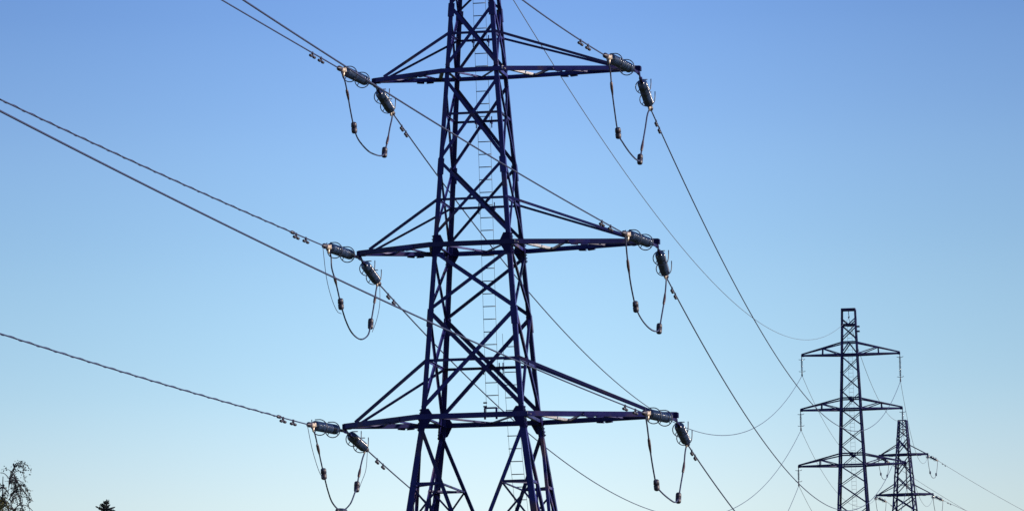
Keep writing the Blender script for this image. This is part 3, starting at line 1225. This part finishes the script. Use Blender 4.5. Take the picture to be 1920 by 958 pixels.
def birch(px, py, depth, label):
    top = at_depth(px, py, depth)
    gz = ground_z(top.x, top.y)
    H = top.z - gz
    rnd = random.Random(21)
    base = V((top.x - .25, top.y, gz))
    root = empty('birch_tree', base)
    tag(root, label, 'tree')
    path = [base.lerp(top, t) + V((.16 * math.sin(t * 5), .1 * math.cos(t * 4), 0)) for t in [i / 14 for i in range(15)]]
    m = MB()
    rad = [.19 * (1 - i / 14.5) ** 1.25 + .008 for i in range(15)]
    m.tube(path[:11], rad[:11], 10)
    m.build('trunk', BARK, root)
    lim, tw, lv = MB(), MB(), MB()
    lim.tube(path[10:], rad[10:], 7)

    def strand(p, out, L):
        """Twig that arches out and hangs down, dressed with small leaves."""
        pts = []
        n = 12
        q = p.copy()
        d = (out + UP * rnd.uniform(.35, .8)).normalized()
        for i in range(n):
            pts.append(q.copy())
            q = q + d * (L / n)
            d = (d + V((rnd.gauss(0, .10), rnd.gauss(0, .10), -.34 + rnd.gauss(0, .06)))).normalized()
        tw.tube(pts, [.011 * (1 - i / n) + .004 for i in range(n)], 4)
        clump = rnd.uniform(.3, 1)
        for i in range(2, n):
            cnt = int(rnd.choice((1, 2, 3, 7, 10)) * clump * (1.5 if i > 6 else 1) + rnd.random())
            for _ in range(cnt):
                lv_p = pts[i] + V((rnd.gauss(0, .035), rnd.gauss(0, .035), rnd.gauss(0, .05)))
                leaf(lv, lv_p, rnd.uniform(.018, .034), rnd)

    for i in range(38):
        t = .30 + .69 * (i / 37) ** .8
        p = base.lerp(top, t)
        ang = i * 2.4 + rnd.uniform(-.4, .4)
        L = (1 - t) * 1.9 + .22 + rnd.uniform(0, .25)
        o = V((math.cos(ang), math.sin(ang), 0))
        pts, q, d = [], p.copy(), (o + UP * (1.0 + .5 * t)).normalized()
        n = 9
        for k in range(n):
            pts.append(q.copy())
            q = q + d * (L / n)
            d = (d + V((rnd.gauss(0, .06), rnd.gauss(0, .06), -.07))).normalized()
        lim.tube(pts, [.045 * (1 - t) * (1 - k / n) + .014 for k in range(n)], 5)
        for k in range(2, n):
            for _ in range(2 if t < .8 else 1):
                a = rnd.uniform(0, 6.28)
                strand(pts[k], V((math.cos(a), math.sin(a), 0)) * .6 + o * .6, rnd.uniform(.45, 1.0))
    lim.build('limbs', TWIG, root)
    cr = tw.build('crown', TWIG, root)
    lv.build('leaves', BIRCH_LEAF, cr)


def spruce(px, py, depth, label):
    top = at_depth(px, py, depth)
    gz = ground_z(top.x, top.y)
    H = top.z - gz
    rnd = random.Random(5)
    base = V((top.x, top.y, gz))
    root = empty('spruce_tree', base)
    tag(root, label, 'tree')
    m = MB()
    m.tube([base, base.lerp(top, .5), base.lerp(top, .97), top + V((.12, 0, 0))], [.32, .18, .035, .012], 8)
    m.build('trunk', SBARK, root)
    nd, tw = MB(), MB()

    def spray(p, d, L, fat):
        n = max(4, int(L / .035))
        side = d.cross(UP).normalized()
        tw.tube([p, p + d * L], [.02, .008], 4)
        for i in range(n):
            t = i / n
            q = p + d * (L * t)
            for s in (-1, 1):
                dd = (d * .7 + side * s * rnd.uniform(.5, 1) + UP * rnd.gauss(0, .35)).normalized()
                l = fat * 1.3 * rnd.uniform(.7, 1.2) * (1 - .45 * t)
                w = UP.cross(dd).normalized() * .04 + UP * .03
                nd.add([q - w, q + dd * l * .5 - w * 1.2, q + dd * l, q + dd * l * .5 + w * 1.2], [(0, 1, 2, 3)])

    spray(top - UP * .5, (UP + V((.06, 0, 0))).normalized(), .5, .10)
    spray(top - UP * .30, (UP * 1.0 + V((.7, .1, 0))).normalized(), .34, .07)
    z = .24
    while z < H * .82:
        cnt = 7 if z < 8 else 9
        Lb = .03 + .72 * z if z < 1.3 else .77 + .17 * z
        ph = rnd.uniform(0, 6.28)
        for k in range(cnt):
            a = ph + 6.283 * k / cnt + rnd.uniform(-.25, .25)
            o = V((math.cos(a), math.sin(a), 0))
            L = Lb * rnd.uniform(.5, 1.3)
            d = (o + UP * (.32 - .05 * min(z, 10))).normalized()
            p = top - UP * (z + rnd.uniform(-.08, .08))
            spray(p, d, L, .14 + .05 * min(z, 3))
            for j in range(int(L / .35)):
                q = p + d * (.25 + .35 * j)
                sd = o.cross(UP) * rnd.choice((-1, 1))
                spray(q, (d + sd * .9 - UP * .1).normalized(), (L - .3 * j) * .35 + .1, .12)
        z += .24 if z < 5 else .6
    cr = tw.build('crown', SBARK, root)
    nd.build('needles', NEEDLE, cr)


def leafy_tree(px, py, depth, rx, rz, label):
    c = at_depth(px, py, depth)
    gz = ground_z(c.x, c.y)
    rnd = random.Random(3)
    base = V((c.x, c.y, gz))
    root = empty('leafy_tree', base)
    tag(root, label, 'tree')
    m = MB()
    m.tube([base, base.lerp(c, .5), c], [.17, .13, .06], 8)
    for i in range(14):
        a = i * 2.4
        p = base.lerp(c, .55 + .03 * i)
        m.tube([p, p + V((math.cos(a), math.sin(a), 1.1)) * rx * .5, p + V((math.cos(a), math.sin(a), .9)) * rx * .75], [.05, .03, .012], 5)
    m.build('trunk', SBARK, root)
    lv = MB()
    for i in range(420):
        while True:
            d = V((rnd.uniform(-1, 1), rnd.uniform(-1, 1), rnd.uniform(-1, 1)))
            if .25 < d.length < 1:
                break
        q = c + V((d.x * rx, d.y * rx, d.z * rz))
        for _ in range(60):
            leaf(lv, q + V((rnd.gauss(0, .11), rnd.gauss(0, .11), rnd.gauss(0, .10))), rnd.uniform(.022, .038), rnd)
    lv.build('crown', OLIVE_LEAF, root)


birch(17, 893, 120.0, 'weeping birch with thin drooping twigs at the lower left picture edge')
spruce(199, 936, 300.0, 'pointed dark spruce top rising above the bottom picture edge')
leafy_tree(-64, 1066, 100.0, 1.15, 2.0, 'dense olive green tree in the bottom left corner before the birch')

# ------------------------------------------------------------------ sky, sun, camera
EXPOSURE = .74
SUN_AZ, SUN_EL = 97.0, 16.0        # azimuth clockwise from the view direction
world = bpy.data.worlds.new('World')
scn.world = world
world.use_nodes = True
n, l = world.node_tree.nodes, world.node_tree.links
bg = n['Background']
sky = n.new('ShaderNodeTexSky')
sky.sky_type = 'NISHITA'
sky.sun_disc = False
sky.sun_elevation = R(SUN_EL)
sky.sun_rotation = R(SUN_AZ)
sky.altitude = 100
sky.air_density = 1.0
sky.dust_density = .6
sky.ozone_density = 2.0
# the evening sky is deeper blue overhead and pale cyan low down, with lens falloff painted in as a brighter middle
tc = n.new('ShaderNodeTexCoord')
sep = n.new('ShaderNodeSeparateXYZ')
l.new(tc.outputs['Generated'], sep.inputs['Vector'])


def mnode(op, a, b=None, c=None):
    m = n.new('ShaderNodeMath')
    m.operation = op
    for i, v in enumerate((a, b, c)):
        if v is None:
            continue
        if isinstance(v, (int, float)):
            m.inputs[i].default_value = v
        else:
            l.new(v, m.inputs[i])
    return m.outputs[0]


ramp = n.new('ShaderNodeValToRGB')
ramp.color_ramp.interpolation = 'CARDINAL'
SKY_TINT = [(.0747, (1.73, 1.67, 1.89)), (.0980, (1.43, 1.56, 1.84)), (.1268, (1.21, 1.41, 1.75)), (.154, (1.05, 1.25, 1.71)), (.180, (.85, 1.06, 1.62)),
            (.24, (.66, .88, 1.5))]
el = ramp.color_ramp.elements
while len(el) < len(SKY_TINT):
    el.new(.5)
K = .12 / .15 / 2 ** EXPOSURE / .90
for e, (z, c) in zip(el, SKY_TINT):
    e.position = z / .25
    e.color = (c[0] * K, c[1] * K, c[2] * K, 1)
l.new(mnode('MULTIPLY', sep.outputs['Z'], 4.0), ramp.inputs['Fac'])
dx = mnode('MULTIPLY', mnode('ADD', sep.outputs['X'], .004), 11.5)
up = n.new('ShaderNodeMapRange')          # the brighter patch imitates lens corner darkening and dies out higher up
up.inputs['From Min'].default_value = .2
up.inputs['From Max'].default_value = .42
up.inputs['To Min'].default_value = .25
up.inputs['To Max'].default_value = 0
l.new(sep.outputs['Z'], up.inputs['Value'])
lobe = mnode('MULTIPLY_ADD', mnode('EXPONENT', mnode('MULTIPLY', mnode('MULTIPLY', dx, dx), -1.0)), up.outputs['Result'], .75)
mul = n.new('ShaderNodeMixRGB')
mul.blend_type = 'MULTIPLY'
mul.inputs['Fac'].default_value = 1
l.new(sky.outputs['Color'], mul.inputs['Color1'])
l.new(ramp.outputs['Color'], mul.inputs['Color2'])
vm = n.new('ShaderNodeVectorMath')
vm.operation = 'SCALE'
l.new(mul.outputs['Color'], vm.inputs[0])
l.new(lobe, vm.inputs['Scale'])
l.new(vm.outputs['Vector'], bg.inputs['Color'])
bg.inputs['Strength'].default_value = .15

sd = bpy.data.lights.new('sun', 'SUN')
sd.energy = 5.0
sd.angle = R(.5)
sd.color = (1, .86, .68)
so = bpy.data.objects.new('sun', sd)
to_sun = V((math.sin(R(SUN_AZ)) * math.cos(R(SUN_EL)), math.cos(R(SUN_AZ)) * math.cos(R(SUN_EL)), math.sin(R(SUN_EL))))
so.rotation_euler = to_sun.to_track_quat('Z', 'Y').to_euler()
so.location = to_sun * 100 + V((0, 100, 0))
COL.objects.link(so)

cd = bpy.data.cameras.new('camera')
cd.sensor_width = 36
cd.lens = 36 * F / W0
cd.clip_start = .5
cd.clip_end = 20000
co = bpy.data.objects.new('camera', cd)
M = Matrix((_r, _u, -_f)).transposed().to_4x4()
M.translation = CAM
co.matrix_world = M
COL.objects.link(co)
scn.camera = co

for o in bpy.data.objects:
    if '_base' in o:
        del o['_base']
scn.render.resolution_x, scn.render.resolution_y = 1024, 510
scn.view_settings.view_transform = 'Standard'
scn.view_settings.look = 'None'
scn.view_settings.exposure = EXPOSURE
scn.view_settings.gamma = 1
scn.view_settings.use_curve_mapping = False
